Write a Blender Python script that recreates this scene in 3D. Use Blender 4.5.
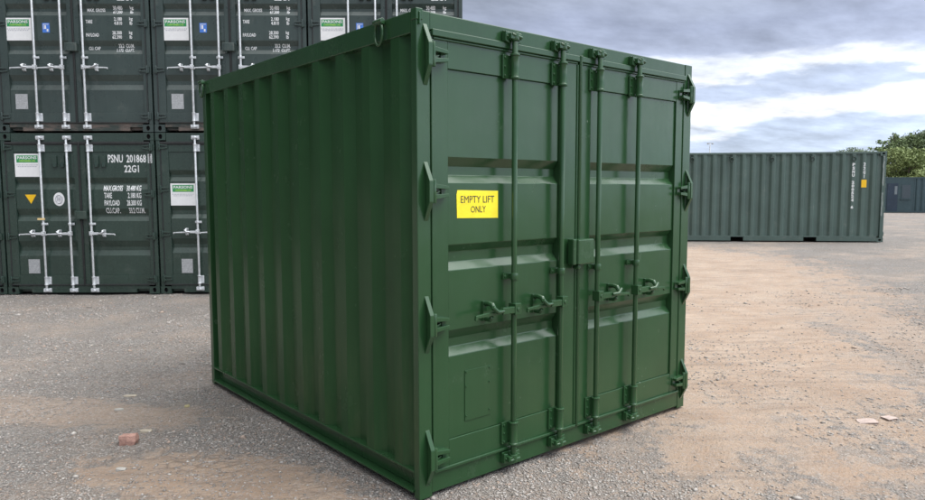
import bpy, bmesh, math, random
import numpy as np
from mathutils import Vector, Matrix, noise

R = math.radians
scene = bpy.context.scene
for o in list(bpy.data.objects):
    bpy.data.objects.remove(o)

# ------------------------------------------------------------------ camera
CAM = Vector((-2.1264, -2.8862, 1.6585))
YAW, PITCH, ROLL = 0.6998, -0.0856, -0.0020
cam_d = bpy.data.cameras.new('camera')
cam = bpy.data.objects.new('camera', cam_d)
scene.collection.objects.link(cam)
fw = Vector((math.sin(YAW)*math.cos(PITCH), math.cos(YAW)*math.cos(PITCH), math.sin(PITCH)))
rt = Vector((math.cos(YAW), -math.sin(YAW), 0))
up = rt.cross(fw)
r2 = rt*math.cos(ROLL) + up*math.sin(ROLL)
u2 = -rt*math.sin(ROLL) + up*math.cos(ROLL)
cam.matrix_world = Matrix(((r2.x, u2.x, -fw.x, CAM.x), (r2.y, u2.y, -fw.y, CAM.y), (r2.z, u2.z, -fw.z, CAM.z), (0, 0, 0, 1)))
cam_d.sensor_width = 36.0
cam_d.lens = 36*691.2/925
cam_d.clip_start = 0.05
cam_d.clip_end = 3000
scene.camera = cam

# ------------------------------------------------------------------ sky and sun (overcast day)
SUN_AZ = R(138)      # clockwise from +Y: light comes from the right and behind the photographer
SUN_EL = R(60)
world = bpy.data.worlds.new('World')
scene.world = world
world.use_nodes = True
wn, wl = world.node_tree.nodes, world.node_tree.links
wn.clear()
w_out = wn.new('ShaderNodeOutputWorld')
sky = wn.new('ShaderNodeTexSky'); sky.sky_type = 'NISHITA'; sky.sun_disc = False
sky.sun_elevation = SUN_EL; sky.sun_rotation = SUN_AZ
bg_sky = wn.new('ShaderNodeBackground'); bg_sky.inputs[1].default_value = 0.1
wl.new(sky.outputs[0], bg_sky.inputs[0])
tc = wn.new('ShaderNodeTexCoord')
sep = wn.new('ShaderNodeSeparateXYZ'); wl.new(tc.outputs['Generated'], sep.inputs[0])
def wmath(op, a, b=None, clamp=False):
    n = wn.new('ShaderNodeMath'); n.operation = op; n.use_clamp = clamp
    for i, v in enumerate((a, b)):
        if v is None: continue
        if isinstance(v, (int, float)): n.inputs[i].default_value = v
        else: wl.new(v, n.inputs[i])
    return n.outputs[0]
# cloud layer seen in perspective: direction divided by elevation
zz = wmath('ADD', wmath('MAXIMUM', sep.outputs[2], 0.0), 0.11)
px_ = wmath('DIVIDE', sep.outputs[0], zz); py_ = wmath('DIVIDE', sep.outputs[1], zz)
cmb = wn.new('ShaderNodeCombineXYZ'); wl.new(px_, cmb.inputs[0]); wl.new(py_, cmb.inputs[1])
mp = wn.new('ShaderNodeMapping'); mp.inputs['Rotation'].default_value = (0, 0, R(52)); mp.inputs['Scale'].default_value = (0.75, 1.25, 1)
mp.inputs['Location'].default_value = (1.7, 0.4, 0)
wl.new(cmb.outputs[0], mp.inputs[0])
n1 = wn.new('ShaderNodeTexNoise'); n1.inputs['Scale'].default_value = 0.8; n1.inputs['Detail'].default_value = 7; n1.inputs['Roughness'].default_value = 0.55
wl.new(mp.outputs[0], n1.inputs[0])
n2 = wn.new('ShaderNodeTexNoise'); n2.inputs['Scale'].default_value = 2.6; n2.inputs['Detail'].default_value = 6; n2.inputs['Roughness'].default_value = 0.6
wl.new(mp.outputs[0], n2.inputs[0])
# wisps: noise directly on the direction, stretched sideways
mp3 = wn.new('ShaderNodeMapping'); mp3.inputs['Scale'].default_value = (3.2, 3.2, 14)
wl.new(tc.outputs['Generated'], mp3.inputs[0])
n3 = wn.new('ShaderNodeTexNoise'); n3.inputs['Scale'].default_value = 1.5; n3.inputs['Detail'].default_value = 6; n3.inputs['Roughness'].default_value = 0.55
wl.new(mp3.outputs[0], n3.inputs[0])
d1 = wmath('MULTIPLY', wmath('SUBTRACT', n1.outputs[0], 0.5), 0.045)
d3 = wmath('MULTIPLY', wmath('SUBTRACT', n3.outputs[0], 0.5), 0.105)
el = wmath('ADD', wmath('ADD', sep.outputs[2], d1), d3)
ramp = wn.new('ShaderNodeValToRGB')
cr = ramp.color_ramp
stops = [(0.0, (0.50, 0.56, 0.67)), (0.045, (0.47, 0.55, 0.69)), (0.074, (0.46, 0.54, 0.69)), (0.086, (0.84, 0.86, 0.90)),
         (0.112, (0.84, 0.86, 0.90)), (0.124, (0.45, 0.52, 0.67)), (0.140, (0.44, 0.51, 0.66)), (0.149, (0.80, 0.83, 0.88)), (0.156, (0.74, 0.78, 0.86)),
         (0.170, (0.40, 0.45, 0.59)), (0.215, (0.31, 0.35, 0.47)), (0.29, (0.34, 0.38, 0.47)), (0.43, (0.40, 0.45, 0.52)), (0.60, (1.55, 1.6, 1.68)), (0.74, (2.3, 2.35, 2.4)), (1.0, (2.3, 2.35, 2.4))]
cr.elements[0].position, cr.elements[0].color = stops[0][0], (*[v*1.11 for v in stops[0][1]], 1)
cr.elements[1].position, cr.elements[1].color = stops[-1][0], (*stops[-1][1], 1)
for p, c in stops[1:-1]:
    e = cr.elements.new(p); e.color = (*[v*(1.11 if p < 0.44 else 1.0) for v in c], 1)
wl.new(el, ramp.inputs[0])
mod = wmath('ADD', wmath('MULTIPLY', n2.outputs[0], 1.3), 0.34)
# the cloud is thinner, and brighter, on the sun's side of the sky
sdot = wmath('ADD', wmath('MULTIPLY', sep.outputs[0], math.sin(SUN_AZ)), wmath('MULTIPLY', sep.outputs[1], math.cos(SUN_AZ)))
lit = wmath('MAXIMUM', wmath('ADD', wmath('MULTIPLY', sdot, 0.1), 1.04), wmath('ADD', wmath('MULTIPLY', sdot, 1.65), 0.55))
dim = wmath('MAXIMUM', wmath('ADD', wmath('MULTIPLY', sdot, 1.5), 1.14), 0.08)
mod = wmath('MULTIPLY', mod, wmath('MINIMUM', lit, dim))
mixc = wn.new('ShaderNodeMix'); mixc.data_type = 'RGBA'; mixc.blend_type = 'MULTIPLY'; mixc.inputs[0].default_value = 1.0
mixc.inputs[7].default_value = (1, 1, 1, 1)
wl.new(ramp.outputs[0], mixc.inputs[6]); wl.new(mod, mixc.inputs[7])
# broad glow of the sun behind thin cloud
vs = wn.new('ShaderNodeVectorMath'); vs.operation = 'DOT_PRODUCT'; wl.new(tc.outputs['Generated'], vs.inputs[0])
vs.inputs[1].default_value = (math.sin(SUN_AZ)*math.cos(SUN_EL), math.cos(SUN_AZ)*math.cos(SUN_EL), math.sin(SUN_EL))
glow = wmath('MULTIPLY', wmath('POWER', wmath('MAXIMUM', vs.outputs['Value'], 0.0), 6.0), 1.2)
gmix = wn.new('ShaderNodeMix'); gmix.data_type = 'RGBA'; gmix.blend_type = 'ADD'; gmix.inputs[0].default_value = 1.0
wl.new(mixc.outputs[2], gmix.inputs[6]); wl.new(glow, gmix.inputs[7])
bg_cl = wn.new('ShaderNodeBackground'); bg_cl.inputs[1].default_value = 1.0
wl.new(gmix.outputs[2], bg_cl.inputs[0])
mixs = wn.new('ShaderNodeMixShader'); mixs.inputs[0].default_value = 0.93
wl.new(bg_sky.outputs[0], mixs.inputs[1]); wl.new(bg_cl.outputs[0], mixs.inputs[2])
wl.new(mixs.outputs[0], w_out.inputs[0])

sun_d = bpy.data.lights.new('sun', 'SUN'); sun_d.energy = 1.3; sun_d.angle = R(25); sun_d.color = (1.0, 0.96, 0.9)
sun = bpy.data.objects.new('sun', sun_d); scene.collection.objects.link(sun)
to_sun = Vector((math.sin(SUN_AZ)*math.cos(SUN_EL), math.cos(SUN_AZ)*math.cos(SUN_EL), math.sin(SUN_EL)))
sun.rotation_euler = to_sun.to_track_quat('Z', 'Y').to_euler()
sun.location = (0, 0, 20)

scene.view_settings.view_transform = 'Standard'
scene.view_settings.look = 'None'
scene.view_settings.exposure = 0.27
scene.view_settings.gamma = 1
scene.view_settings.use_curve_mapping = False

# ------------------------------------------------------------------ materials
class NT:
    def __init__(s, name):
        s.m = bpy.data.materials.new(name); s.m.use_nodes = True
        s.n = s.m.node_tree.nodes; s.l = s.m.node_tree.links
        s.b = s.n['Principled BSDF']
    def new(s, t, **kw):
        n = s.n.new(t)
        for k, v in kw.items():
            if k in n.inputs: s.set(n.inputs[k], v)
            else: setattr(n, k, v)
        return n
    def set(s, inp, v):
        if isinstance(v, bpy.types.NodeSocket): s.l.new(v, inp)
        elif isinstance(v, tuple) and len(v) == 3 and inp.type == 'RGBA': inp.default_value = (*v, 1)
        else: inp.default_value = v
    def coord(s, which='Object'):
        return s.new('ShaderNodeTexCoord').outputs[which]
    def mapping(s, v, scale=(1, 1, 1), loc=(0, 0, 0), rot=(0, 0, 0)):
        n = s.new('ShaderNodeMapping'); s.l.new(v, n.inputs[0])
        n.inputs['Scale'].default_value = scale; n.inputs['Location'].default_value = loc; n.inputs['Rotation'].default_value = rot
        return n.outputs[0]
    def noise(s, v, scale, detail=4, rough=0.55, dist=0.0):
        n = s.new('ShaderNodeTexNoise'); s.l.new(v, n.inputs['Vector'])
        n.inputs['Scale'].default_value = scale; n.inputs['Detail'].default_value = detail
        n.inputs['Roughness'].default_value = rough; n.inputs['Distortion'].default_value = dist
        return n.outputs[0]
    def voro(s, v, scale, feature='F1', out='Distance', rnd=1.0):
        n = s.new('ShaderNodeTexVoronoi'); n.feature = feature; s.l.new(v, n.inputs['Vector'])
        n.inputs['Scale'].default_value = scale; n.inputs['Randomness'].default_value = rnd
        return n.outputs[out]
    def range(s, v, a, b, c=0.0, d=1.0):
        n = s.new('ShaderNodeMapRange'); n.clamp = True; s.l.new(v, n.inputs[0])
        for i, x in zip((1, 2, 3, 4), (a, b, c, d)): n.inputs[i].default_value = x
        return n.outputs[0]
    def mix(s, f, a, b, mode='MIX'):
        n = s.new('ShaderNodeMix'); n.data_type = 'RGBA'; n.blend_type = mode
        s.set(n.inputs[0], f); s.set(n.inputs[6], a); s.set(n.inputs[7], b)
        return n.outputs[2]
    def math(s, op, a, b=0.0, clamp=False):
        n = s.new('ShaderNodeMath'); n.operation = op; n.use_clamp = clamp
        s.set(n.inputs[0], a); s.set(n.inputs[1], b)
        return n.outputs[0]
    def bump(s, h, strength, dist):
        n = s.new('ShaderNodeBump'); s.l.new(h, n.inputs['Height'])
        n.inputs['Strength'].default_value = strength; n.inputs['Distance'].default_value = dist
        s.l.new(n.outputs[0], s.b.inputs['Normal'])
    def out(s, **kw):
        for k, v in kw.items():
            s.set(s.b.inputs[{'col': 'Base Color', 'rough': 'Roughness', 'metal': 'Metallic', 'spec': 'Specular IOR Level', 'coat': 'Coat Weight'}[k]], v)
        return s.m

def paint(name, col, rough=0.3, var=0.18, dust=(0.30, 0.29, 0.26), dust_amt=0.25, streak=0.30, spec=0.5, splash=0.0, specks=False):
    t = NT(name); c = t.coord()
    n = t.noise(c, 1.7, 5)
    a = tuple(x*(1-var) for x in col); b = tuple(min(1, x*(1+var)) for x in col)
    base = t.mix(t.range(n, 0.3, 0.7), a, b)
    st = t.noise(t.mapping(c, (38, 38, 0.7)), 1.0, 3, 0.6)
    base = t.mix(t.math('MULTIPLY', t.range(st, 0.45, 0.8), streak), base, tuple(x*1.35+0.004 for x in col))
    blot = t.noise(c, 4.3, 6, 0.65)
    fl = t.noise(t.mapping(c, (30, 30, 16)), 1.0, 2)
    dm = t.math('MULTIPLY', t.range(blot, 0.56, 0.78), t.range(fl, 0.35, 0.7))
    base = t.mix(t.math('MULTIPLY', dm, dust_amt), base, dust)
    if specks:      # chips and flecks in the fresh paint
        v = t.voro(t.mapping(c, (5.2, 5.2, 3.1)), 1.0)
        base = t.mix(t.math('MULTIPLY', t.range(v, 0.034, 0.020), t.range(t.noise(c, 1.3, 2), 0.50, 0.56)), base, (0.34, 0.40, 0.34))
    if splash:      # dried mud thrown up on the lowest half metre, in vertical runs
        sp = t.new('ShaderNodeSeparateXYZ'); t.l.new(c, sp.inputs[0])
        run = t.noise(t.mapping(c, (9, 9, 1.1)), 1.0, 5, 0.65)
        lo = t.math('MULTIPLY', t.range(t.math('ADD', sp.outputs[2], t.math('MULTIPLY', run, -0.9)), 0.45, -0.35), t.range(run, 0.42, 0.7))
        base = t.mix(t.math('MULTIPLY', lo, splash), base, (0.26, 0.20, 0.15))
    ro = t.math('ADD', t.range(t.noise(c, 6.0, 5), 0.3, 0.75, rough*0.85, rough*1.25), t.math('MULTIPLY', dm, 0.25))
    h = t.math('ADD', t.math('MULTIPLY', t.noise(t.mapping(c, (1, 1, 0.5)), 5.0, 2), 1.0), t.math('MULTIPLY', t.noise(c, 180, 2), 0.03))
    t.bump(h, 0.25, 0.012)
    return t.out(col=base, rough=ro, spec=spec)

GREEN = (0.0195, 0.061, 0.0225)
M_green = paint('gloss_green_paint', GREEN, 0.21, 0.10, dust_amt=0.05, spec=0.5, streak=0.12, specks=True)
M_green_sheet = paint('shaded_green_sheet_paint', GREEN, 0.21, 0.10, dust_amt=0.03, spec=0.19, streak=0.06, splash=0.10)  # same green as the doors, specular cut to put shade into the side sheets
M_green_hw = paint('green_painted_fittings', (0.022, 0.066, 0.025), 0.13, 0.12, dust_amt=0.06)
M_dark = paint('dark_grey_green_paint', (0.026, 0.047, 0.037), 0.27, 0.15, dust_amt=0.22)
M_dark_up = paint('dark_slate_green_paint', (0.038, 0.056, 0.051), 0.29, 0.15, dust_amt=0.28)
M_rc = paint('weathered_grey_green_paint', (0.068, 0.106, 0.092), 0.36, 0.12, dust_amt=0.35)
M_blue = paint('dark_blue_grey_paint', (0.030, 0.060, 0.070), 0.45, 0.15, dust_amt=0.3)

def simple(name, col, rough=0.5, metal=0.0, var=0.12, scale=14.0, bump=0.0):
    t = NT(name); c = t.coord()
    n = t.noise(c, scale, 5, 0.6)
    base = t.mix(t.range(n, 0.3, 0.7), tuple(x*(1-var) for x in col), tuple(min(1, x*(1+var)) for x in col))
    if bump: t.bump(t.noise(c, scale*4, 4), bump, 0.01)
    return t.out(col=base, rough=rough, metal=metal)
M_galv = simple('galvanised_steel', (0.62, 0.64, 0.66), 0.42, 0.35, 0.15, 22)
M_white = simple('white_vinyl', (0.78, 0.78, 0.78), 0.45, 0, 0.04)
M_stencil = simple('white_stencil_paint', (0.72, 0.73, 0.73), 0.5, 0, 0.12, 30)
M_yellow = simple('yellow_vinyl', (0.84, 0.70, 0.02), 0.35, 0, 0.10, 9, 0.15)
M_amber = simple('amber_vinyl', (0.85, 0.50, 0.01), 0.4, 0, 0.04)
M_black = simple('black_print', (0.03, 0.03, 0.025), 0.5, 0, 0.1)
M_signgreen = simple('sign_green_print', (0.03, 0.27, 0.09), 0.45, 0, 0.05)
M_lime = simple('lime_print', (0.45, 0.72, 0.12), 0.45, 0, 0.05)
M_sky = simple('blue_vinyl', (0.06, 0.19, 0.62), 0.45, 0, 0.06)
M_grey = simple('grey_print', (0.42, 0.42, 0.46), 0.5, 0, 0.1, 60)
M_plate = simple('dull_aluminium_plate', (0.42, 0.43, 0.44), 0.5, 0.3, 0.25, 60)
M_rubber = simple('black_rubber', (0.02, 0.022, 0.022), 0.55, 0, 0.2)
M_void = simple('shadowed_hollow', (0.012, 0.012, 0.012), 0.9, 0, 0.1)
M_wood = simple('plywood_floor', (0.20, 0.13, 0.08), 0.7, 0, 0.2)
M_glass = simple('dark_window_glass', (0.05, 0.07, 0.09), 0.12, 0, 0.1)
M_pale = simple('pale_scuffed_paint', (0.22, 0.25, 0.24), 0.6, 0, 0.45, 60)

def sillmat():
    t = NT('rust_stained_sill_paint'); c = t.coord()
    n = t.noise(t.mapping(c, (3, 3, 9)), 1.4, 6, 0.65)
    base = t.mix(t.range(n, 0.42, 0.62), (0.032, 0.045, 0.040), (0.13, 0.10, 0.085))
    t.bump(t.noise(c, 60, 4), 0.3, 0.004)
    return t.out(col=base, rough=0.6)
M_sill = sillmat()

# ------------------------------------------------------------------ mesh helpers
def bx(bm, x0, x1, y0, y1, z0, z1):
    v = [bm.verts.new((x, y, z)) for x in (x0, x1) for y in (y0, y1) for z in (z0, z1)]
    for f in ((0, 1, 3, 2), (4, 6, 7, 5), (0, 4, 5, 1), (2, 3, 7, 6), (0, 2, 6, 4), (1, 5, 7, 3)):
        bm.faces.new([v[i] for i in f])
def prism(bm, pts, axis, a, b):
    """extrude the 2-D outline pts along axis ('x','y','z') from a to b"""
    def P(p, w):
        return {'x': (w, p[0], p[1]), 'y': (p[0], w, p[1]), 'z': (p[0], p[1], w)}[axis]
    A = [bm.verts.new(P(p, a)) for p in pts]; B = [bm.verts.new(P(p, b)) for p in pts]
    n = len(pts)
    fs = [bm.faces.new(A), bm.faces.new(B[::-1])]
    for i in range(n):
        fs.append(bm.faces.new((A[i], B[i], B[(i+1) % n], A[(i+1) % n])))
def tube(bm, pts, rad, seg=10, caps=True):
    pts = [Vector(p) for p in pts]
    rads = rad if isinstance(rad, (list, tuple)) else [rad]*len(pts)
    rings = []
    for i, p in enumerate(pts):
        d = (pts[min(i+1, len(pts)-1)] - pts[max(i-1, 0)]).normalized()
        a = d.orthogonal().normalized() if abs(d.z) > 0.9 or True else None
        ref = Vector((0, 0, 1)) if abs(d.z) < 0.9 else Vector((1, 0, 0))
        a = d.cross(ref).normalized(); b = d.cross(a).normalized()
        rings.append([bm.verts.new(p + (a*math.cos(k*2*math.pi/seg) + b*math.sin(k*2*math.pi/seg))*rads[i]) for k in range(seg)])
    for r0, r1 in zip(rings, rings[1:]):
        for k in range(seg):
            f = bm.faces.new((r0[k], r0[(k+1) % seg], r1[(k+1) % seg], r1[k])); f.smooth = True
    if caps:
        bm.faces.new(rings[0][::-1]); bm.faces.new(rings[-1])
def ring(bm, c, ra, rb, rad, axis='x', seg=24, ts=8):
    """elongated torus lying in the plane normal to axis"""
    c = Vector(c); rows = []
    for i in range(seg):
        t = 2*math.pi*i/seg
        u, w = math.cos(t), math.sin(t)
        if axis == 'x': p = Vector((0, u*ra, w*rb)); nn = Vector((0, u, w)); ax = Vector((1, 0, 0))
        elif axis == 'y': p = Vector((u*ra, 0, w*rb)); nn = Vector((u, 0, w)); ax = Vector((0, 1, 0))
        rows.append([bm.verts.new(c + p + (nn*math.cos(s*2*math.pi/ts) + ax*math.sin(s*2*math.pi/ts))*rad) for s in range(ts)])
    for i in range(seg):
        for s in range(ts):
            f = bm.faces.new((rows[i][s], rows[(i+1) % seg][s], rows[(i+1) % seg][(s+1) % ts], rows[i][(s+1) % ts])); f.smooth = True
def link(o, parent=None):
    scene.collection.objects.link(o)
    if parent is not None: o.parent = parent
    return o
def obj(name, bm, mats, parent=None, bevel=0.0, label=None):
    bmesh.ops.recalc_face_normals(bm, faces=bm.faces[:])
    me = bpy.data.meshes.new(name); bm.to_mesh(me); bm.free()
    for m in (mats if isinstance(mats, (list, tuple)) else [mats]): me.materials.append(m)
    o = link(bpy.data.objects.new(name, me), parent)
    if bevel:
        b = o.modifiers.new('bevel', 'BEVEL'); b.width = bevel; b.segments = 2; b.limit_method = 'ANGLE'; b.angle_limit = R(35)
        b.harden_normals = False
    if label: o['label'] = label
    return o
def thing(name, label, cat, loc=(0, 0, 0), rz=0.0, group=None):
    o = bpy.data.objects.new(name, None); link(o)
    o.location = loc; o.rotation_euler = (0, 0, rz); o.empty_display_size = 0.2
    return tag(o, label, cat, group)
def tag(o, label, cat, group=None):
    o['label'] = label; o['category'] = cat
    if group: o['group'] = group
    return o
def struct(o):
    o['kind'] = 'structure'; return o
def copy_tree(o, parent=None):
    c = o.copy(); scene.collection.objects.link(c)
    if parent is not None: c.parent = parent
    for ch in list(o.children): copy_tree(ch, c)
    return c

def text_bm(items, fat=0.022):
    """items: (string, x0, x1, z0, z1) -> one bmesh of flat letters in the XZ plane, each string fitted to its box"""
    out = bmesh.new()
    for s, x0, x1, z0, z1 in items:
        cu = bpy.data.curves.new('lettering', 'FONT'); cu.body = s; cu.size = 1; cu.offset = fat; cu.resolution_u = 2; cu.fill_mode = 'FRONT'
        o = bpy.data.objects.new('lettering', cu); scene.collection.objects.link(o)
        dg = bpy.context.evaluated_depsgraph_get()
        me = bpy.data.meshes.new_from_object(o.evaluated_get(dg))
        n = len(me.vertices); co = np.zeros(n*3, 'f'); me.vertices.foreach_get('co', co); co = co.reshape(-1, 3)
        mn, mx = co.min(0), co.max(0)
        base = len(out.verts)
        vs = [out.verts.new((x0+(c[0]-mn[0])/max(1e-6, mx[0]-mn[0])*(x1-x0), 0, z0+(c[1]-mn[1])/max(1e-6, mx[1]-mn[1])*(z1-z0))) for c in co]
        for p in me.polygons:
            try: out.faces.new([vs[i] for i in p.vertices])
            except ValueError: pass
        bpy.data.objects.remove(o); bpy.data.curves.remove(cu); bpy.data.meshes.remove(me)
    return out
def conform(bm, breaks, fy, off):
    for z in breaks:
        bmesh.ops.bisect_plane(bm, geom=bm.verts[:]+bm.edges[:]+bm.faces[:], plane_co=(0, 0, z), plane_no=(0, 0, 1))
    for v in bm.verts: v.co.y = fy(v.co.z) - off

# ------------------------------------------------------------------ container builder (door end at y = 0, x to the right, depth +y)
PANEL_Y, BAND_Y = 0.012, 0.047
def profile(bands, z0, z1):
    pts = [(PANEL_Y, z0)]
    for a, b, c, d in sorted(bands, key=lambda t: t[3]):      # a..b upper slope, b..c flat, c..d lower slope (a highest)
        pts += [(PANEL_Y, d), (BAND_Y, c), (BAND_Y, b), (PANEL_Y, a)]
    pts.append((PANEL_Y, z1))
    return pts
def prof_y(bands, z):
    for a, b, c, d in bands:
        if d <= z <= a:
            if z >= b: return PANEL_Y + (BAND_Y-PANEL_Y)*(a-z)/(a-b)
            if z <= c: return PANEL_Y + (BAND_Y-PANEL_Y)*(z-d)/(c-d)
            return BAND_Y
    return PANEL_Y

def corr(bm, L0, L1, z0, z1, xo, xi, period, sign=1, flat=0.27):
    """corrugated sheet running along y; outer face at xo, valleys at xi"""
    n = max(1, round((L1-L0)/period)); p = (L1-L0)/n
    ys, xs = [], []
    for i in range(n):
        a = L0 + i*p
        for f, x in ((0.0, xi), (flat*0.5, xi), (0.5-flat*0.5+0.0, xo), (0.5+flat*0.5, xo), (1-flat*0.5, xi)):
            if f == 0.0 and i > 0: continue
            ys.append(a+f*p); xs.append(x)
    ys.append(L1); xs.append(xi)
    lo = [bm.verts.new((x, y, z0)) for x, y in zip(xs, ys)]; hi = [bm.verts.new((x, y, z1)) for x, y in zip(xs, ys)]
    for i in range(len(ys)-1):
        bm.faces.new((lo[i], lo[i+1], hi[i+1], hi[i]))
    return n, p

def corner_casting(bm, x0, x1, y0, y1, z0, z1, flip):
    """block with an oval hole sunk in its door face and its outer side face"""
    cx, cz = (x0+x1)/2, (z0+z1)/2
    N = 16
    def ringface(P, hw, hh, corner_pts, depth_vec):
        cs = [bm.verts.new(c) for c in corner_pts]
        ov, inn = [], []
        for k in range(N):
            t = 2*math.pi*(k+0.5)/N
            p = Vector(P(math.cos(t)*hw, math.sin(t)*hh)); ov.append(bm.verts.new(p)); inn.append(bm.verts.new(p+depth_vec))
        q = N//4
        for k in range(N):
            ci = (k // q) % 4
            bm.faces.new((cs[ci], ov[k], ov[(k+1) % N])) if (k+1) % q else bm.faces.new((cs[ci], ov[k], ov[(k+1) % N], cs[(ci+1) % 4]))
            f = bm.faces.new((ov[k], inn[k], inn[(k+1) % N], ov[(k+1) % N])); f.material_index = 1
        f = bm.faces.new(inn); f.material_index = 1
    # door face
    ringface(lambda a, b: (cx+a, y0, cz+b), 0.030, 0.040, [(x1, y0, z1), (x0, y0, z1), (x0, y0, z0), (x1, y0, z0)], Vector((0, 0.05, 0)))
    xs = x0 if flip < 0 else x1; xin = x1 if flip < 0 else x0
    cy = (y0+y1)/2
    ringface(lambda a, b: (xs, cy+a, cz+b), 0.040, 0.030, [(xs, y1, z1), (xs, y0, z1), (xs, y0, z0), (xs, y1, z0)], Vector((-0.05*flip, 0, 0)))
    for q in ([(xin, y0, z0), (xin, y1, z0), (xin, y1, z1), (xin, y0, z1)], [(x0, y1, z0), (x1, y1, z0), (x1, y1, z1), (x0, y1, z1)],
              [(x0, y0, z0), (x1, y0, z0), (x1, y1, z0), (x0, y1, z0)], [(x0, y0, z1), (x1, y0, z1), (x1, y1, z1), (x0, y1, z1)]):
        bm.faces.new([bm.verts.new(c) for c in q])

def bolt(bm, x, z, y=-0.012, r=0.008):
    tube(bm, [(x, y+0.004, z), (x, y-0.007, z)], r, 6)

def make_hinge(parent, xb, side, z, mat, p=0.055, half=0.16, arm=0.125, t=0.010):
    """side +1: door lies to the right of the hinge"""
    bm = bmesh.new()
    if half > 0.1:          # bent strap on a thin web
        k = 0.009
        for a, b in (((0.0, z-half), (-p, z-0.055)), ((-p, z-0.055), (-p, z+0.055)), ((-p, z+0.055), (0.0, z+half))):
            dy, dz = b[0]-a[0], b[1]-a[1]; ln = math.hypot(dy, dz); ny, nz = dz/ln*k, -dy/ln*k
            prism(bm, [a, b, (b[0]+ny, b[1]+nz), (a[0]+ny, a[1]+nz)], 'x', xb-t-0.003, xb+t+0.003)
        prism(bm, [(-0.001, z-half*0.9), (-p+0.004, z-0.052), (-p+0.004, z+0.052), (-0.001, z+half*0.9)], 'x', xb+side*0.002-0.002, xb+side*0.002+0.002)
    else: prism(bm, [(0.0, z-half), (-p, z-0.055), (-p, z+0.055), (0.0, z+half)], 'x', xb-t, xb+t)
    tube(bm, [(xb+side*0.026, -p*0.72, z-0.062), (xb+side*0.026, -p*0.72, z+0.062)], 0.013, 10)
    for s in (-1, 1):                                   # forked strap
        x0, x1 = xb+side*0.02, xb+side*arm
        prism(bm, [(x0, z+s*0.030-0.013), (x1, z+s*0.020-0.009), (x1, z+s*0.020+0.009), (x0, z+s*0.030+0.013)], 'y', -p*0.8 if p > 0.03 else -0.02, 0.0)
    prism(bm, [(xb+side*0.03, z-0.03), (xb+side*0.075, z-0.002), (xb+side*0.075, z+0.004), (xb+side*0.03, z-0.012)], 'y', -p*0.55, 0)
    prism(bm, [(xb+side*(arm-0.03), z-0.034), (xb+side*(arm+0.004), z-0.026), (xb+side*(arm+0.004), z+0.026), (xb+side*(arm-0.03), z+0.034)], 'y', -0.010, 0.0)
    return obj('hinge', bm, mat, parent, 0.003)

def make_rod(parent, x, zb, zt, mat, r=0.0165):
    bm = bmesh.new(); y = -0.045
    tube(bm, [(x, y, zb), (x, y, zt)], r, 14)
    for z, s in ((zb+0.012, -1), (zt-0.012, 1)):        # cam heads
        tube(bm, [(x, y, z-0.022), (x, y, z+0.022)], 0.025, 12)
        bx(bm, x-0.046, x-0.016, y-0.016, y+0.020, z-0.016, z+0.014)
        bx(bm, x+0.016, x+0.046, y-0.010, y+0.026, z-0.012, z+0.018)
        tube(bm, [(x-0.036, y-0.012, z+0.010*s), (x+0.036, y-0.018, z-0.004)], 0.009, 8)
    return obj('lock_rod', bm, mat, parent, 0.002)
def make_keeper(parent, x, z, mat):
    bm = bmesh.new()
    for s in (-1, 1):
        prism(bm, [(x+s*0.030, z-0.036), (x+s*0.062, z-0.026), (x+s*0.062, z+0.030), (x+s*0.030, z+0.024)], 'y', -0.034, 0.0)
        bolt(bm, x+s*0.050, z, -0.034, 0.007)
    bx(bm, x-0.06, x+0.06, -0.014, 0.0, z-0.034, z+0.034)
    return obj('cam_keeper', bm, mat, parent, 0.003)
def make_bracket(parent, x, z0, z1, side, mat):
    bm = bmesh.new()
    tube(bm, [(x, -0.045, z0), (x, -0.045, z0+0.012), (x, -0.045, z0+0.013), (x, -0.045, z1-0.013), (x, -0.045, z1-0.012), (x, -0.045, z1)],
         [0.029, 0.029, 0.024, 0.024, 0.029, 0.029], 14)
    a, b = sorted((x, x+side*0.062))
    bx(bm, a, b, -0.013, 0.0, z0+0.004, z1-0.004)
    bx(bm, x-0.012, x+0.012, -0.045, 0.0, z0+0.02, z1-0.02)
    for k in range(3): bolt(bm, x+side*0.046, z0+0.02+(z1-z0-0.04)*k/2)
    return obj('rod_bracket', bm, mat, parent, 0.002)
def make_guide(parent, x, z, mat, side=-1):
    bm = bmesh.new()
    tube(bm, [(x, -0.045, z-0.020), (x, -0.045, z+0.020)], 0.024, 12)
    bx(bm, x-0.052, x+0.052, -0.010, 0.0, z-0.018, z+0.018)
    bx(bm, x-0.014, x+0.014, -0.045, 0.0, z-0.014, z+0.014)
    for s in (-1, 1): bolt(bm, x+s*0.040, z, -0.010, 0.009)
    return obj('rod_guide', bm, mat, parent, 0.002)
def make_handle(parent, x, z, d, mat, length=0.33):
    bm = bmesh.new()
    bx(bm, x-0.024, x+0.024, -0.082, -0.024, z-0.032, z+0.034)                      # hub
    bx(bm, *sorted((x+d*0.022, x+d*0.115)), -0.078, -0.052, z-0.020, z+0.018)        # thick root
    prism(bm, [(x+d*0.10, z-0.016), (x+d*length, z-0.020), (x+d*(length+0.008), z-0.034), (x+d*(length+0.018), z-0.030), (x+d*(length+0.014), z-0.004), (x+d*0.10, z+0.012)], 'y', -0.072, -0.058)
    tube(bm, [(x, -0.088, z), (x, -0.078, z)], 0.012, 8)
    return obj('door_handle', bm, mat, parent, 0.003)
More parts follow.
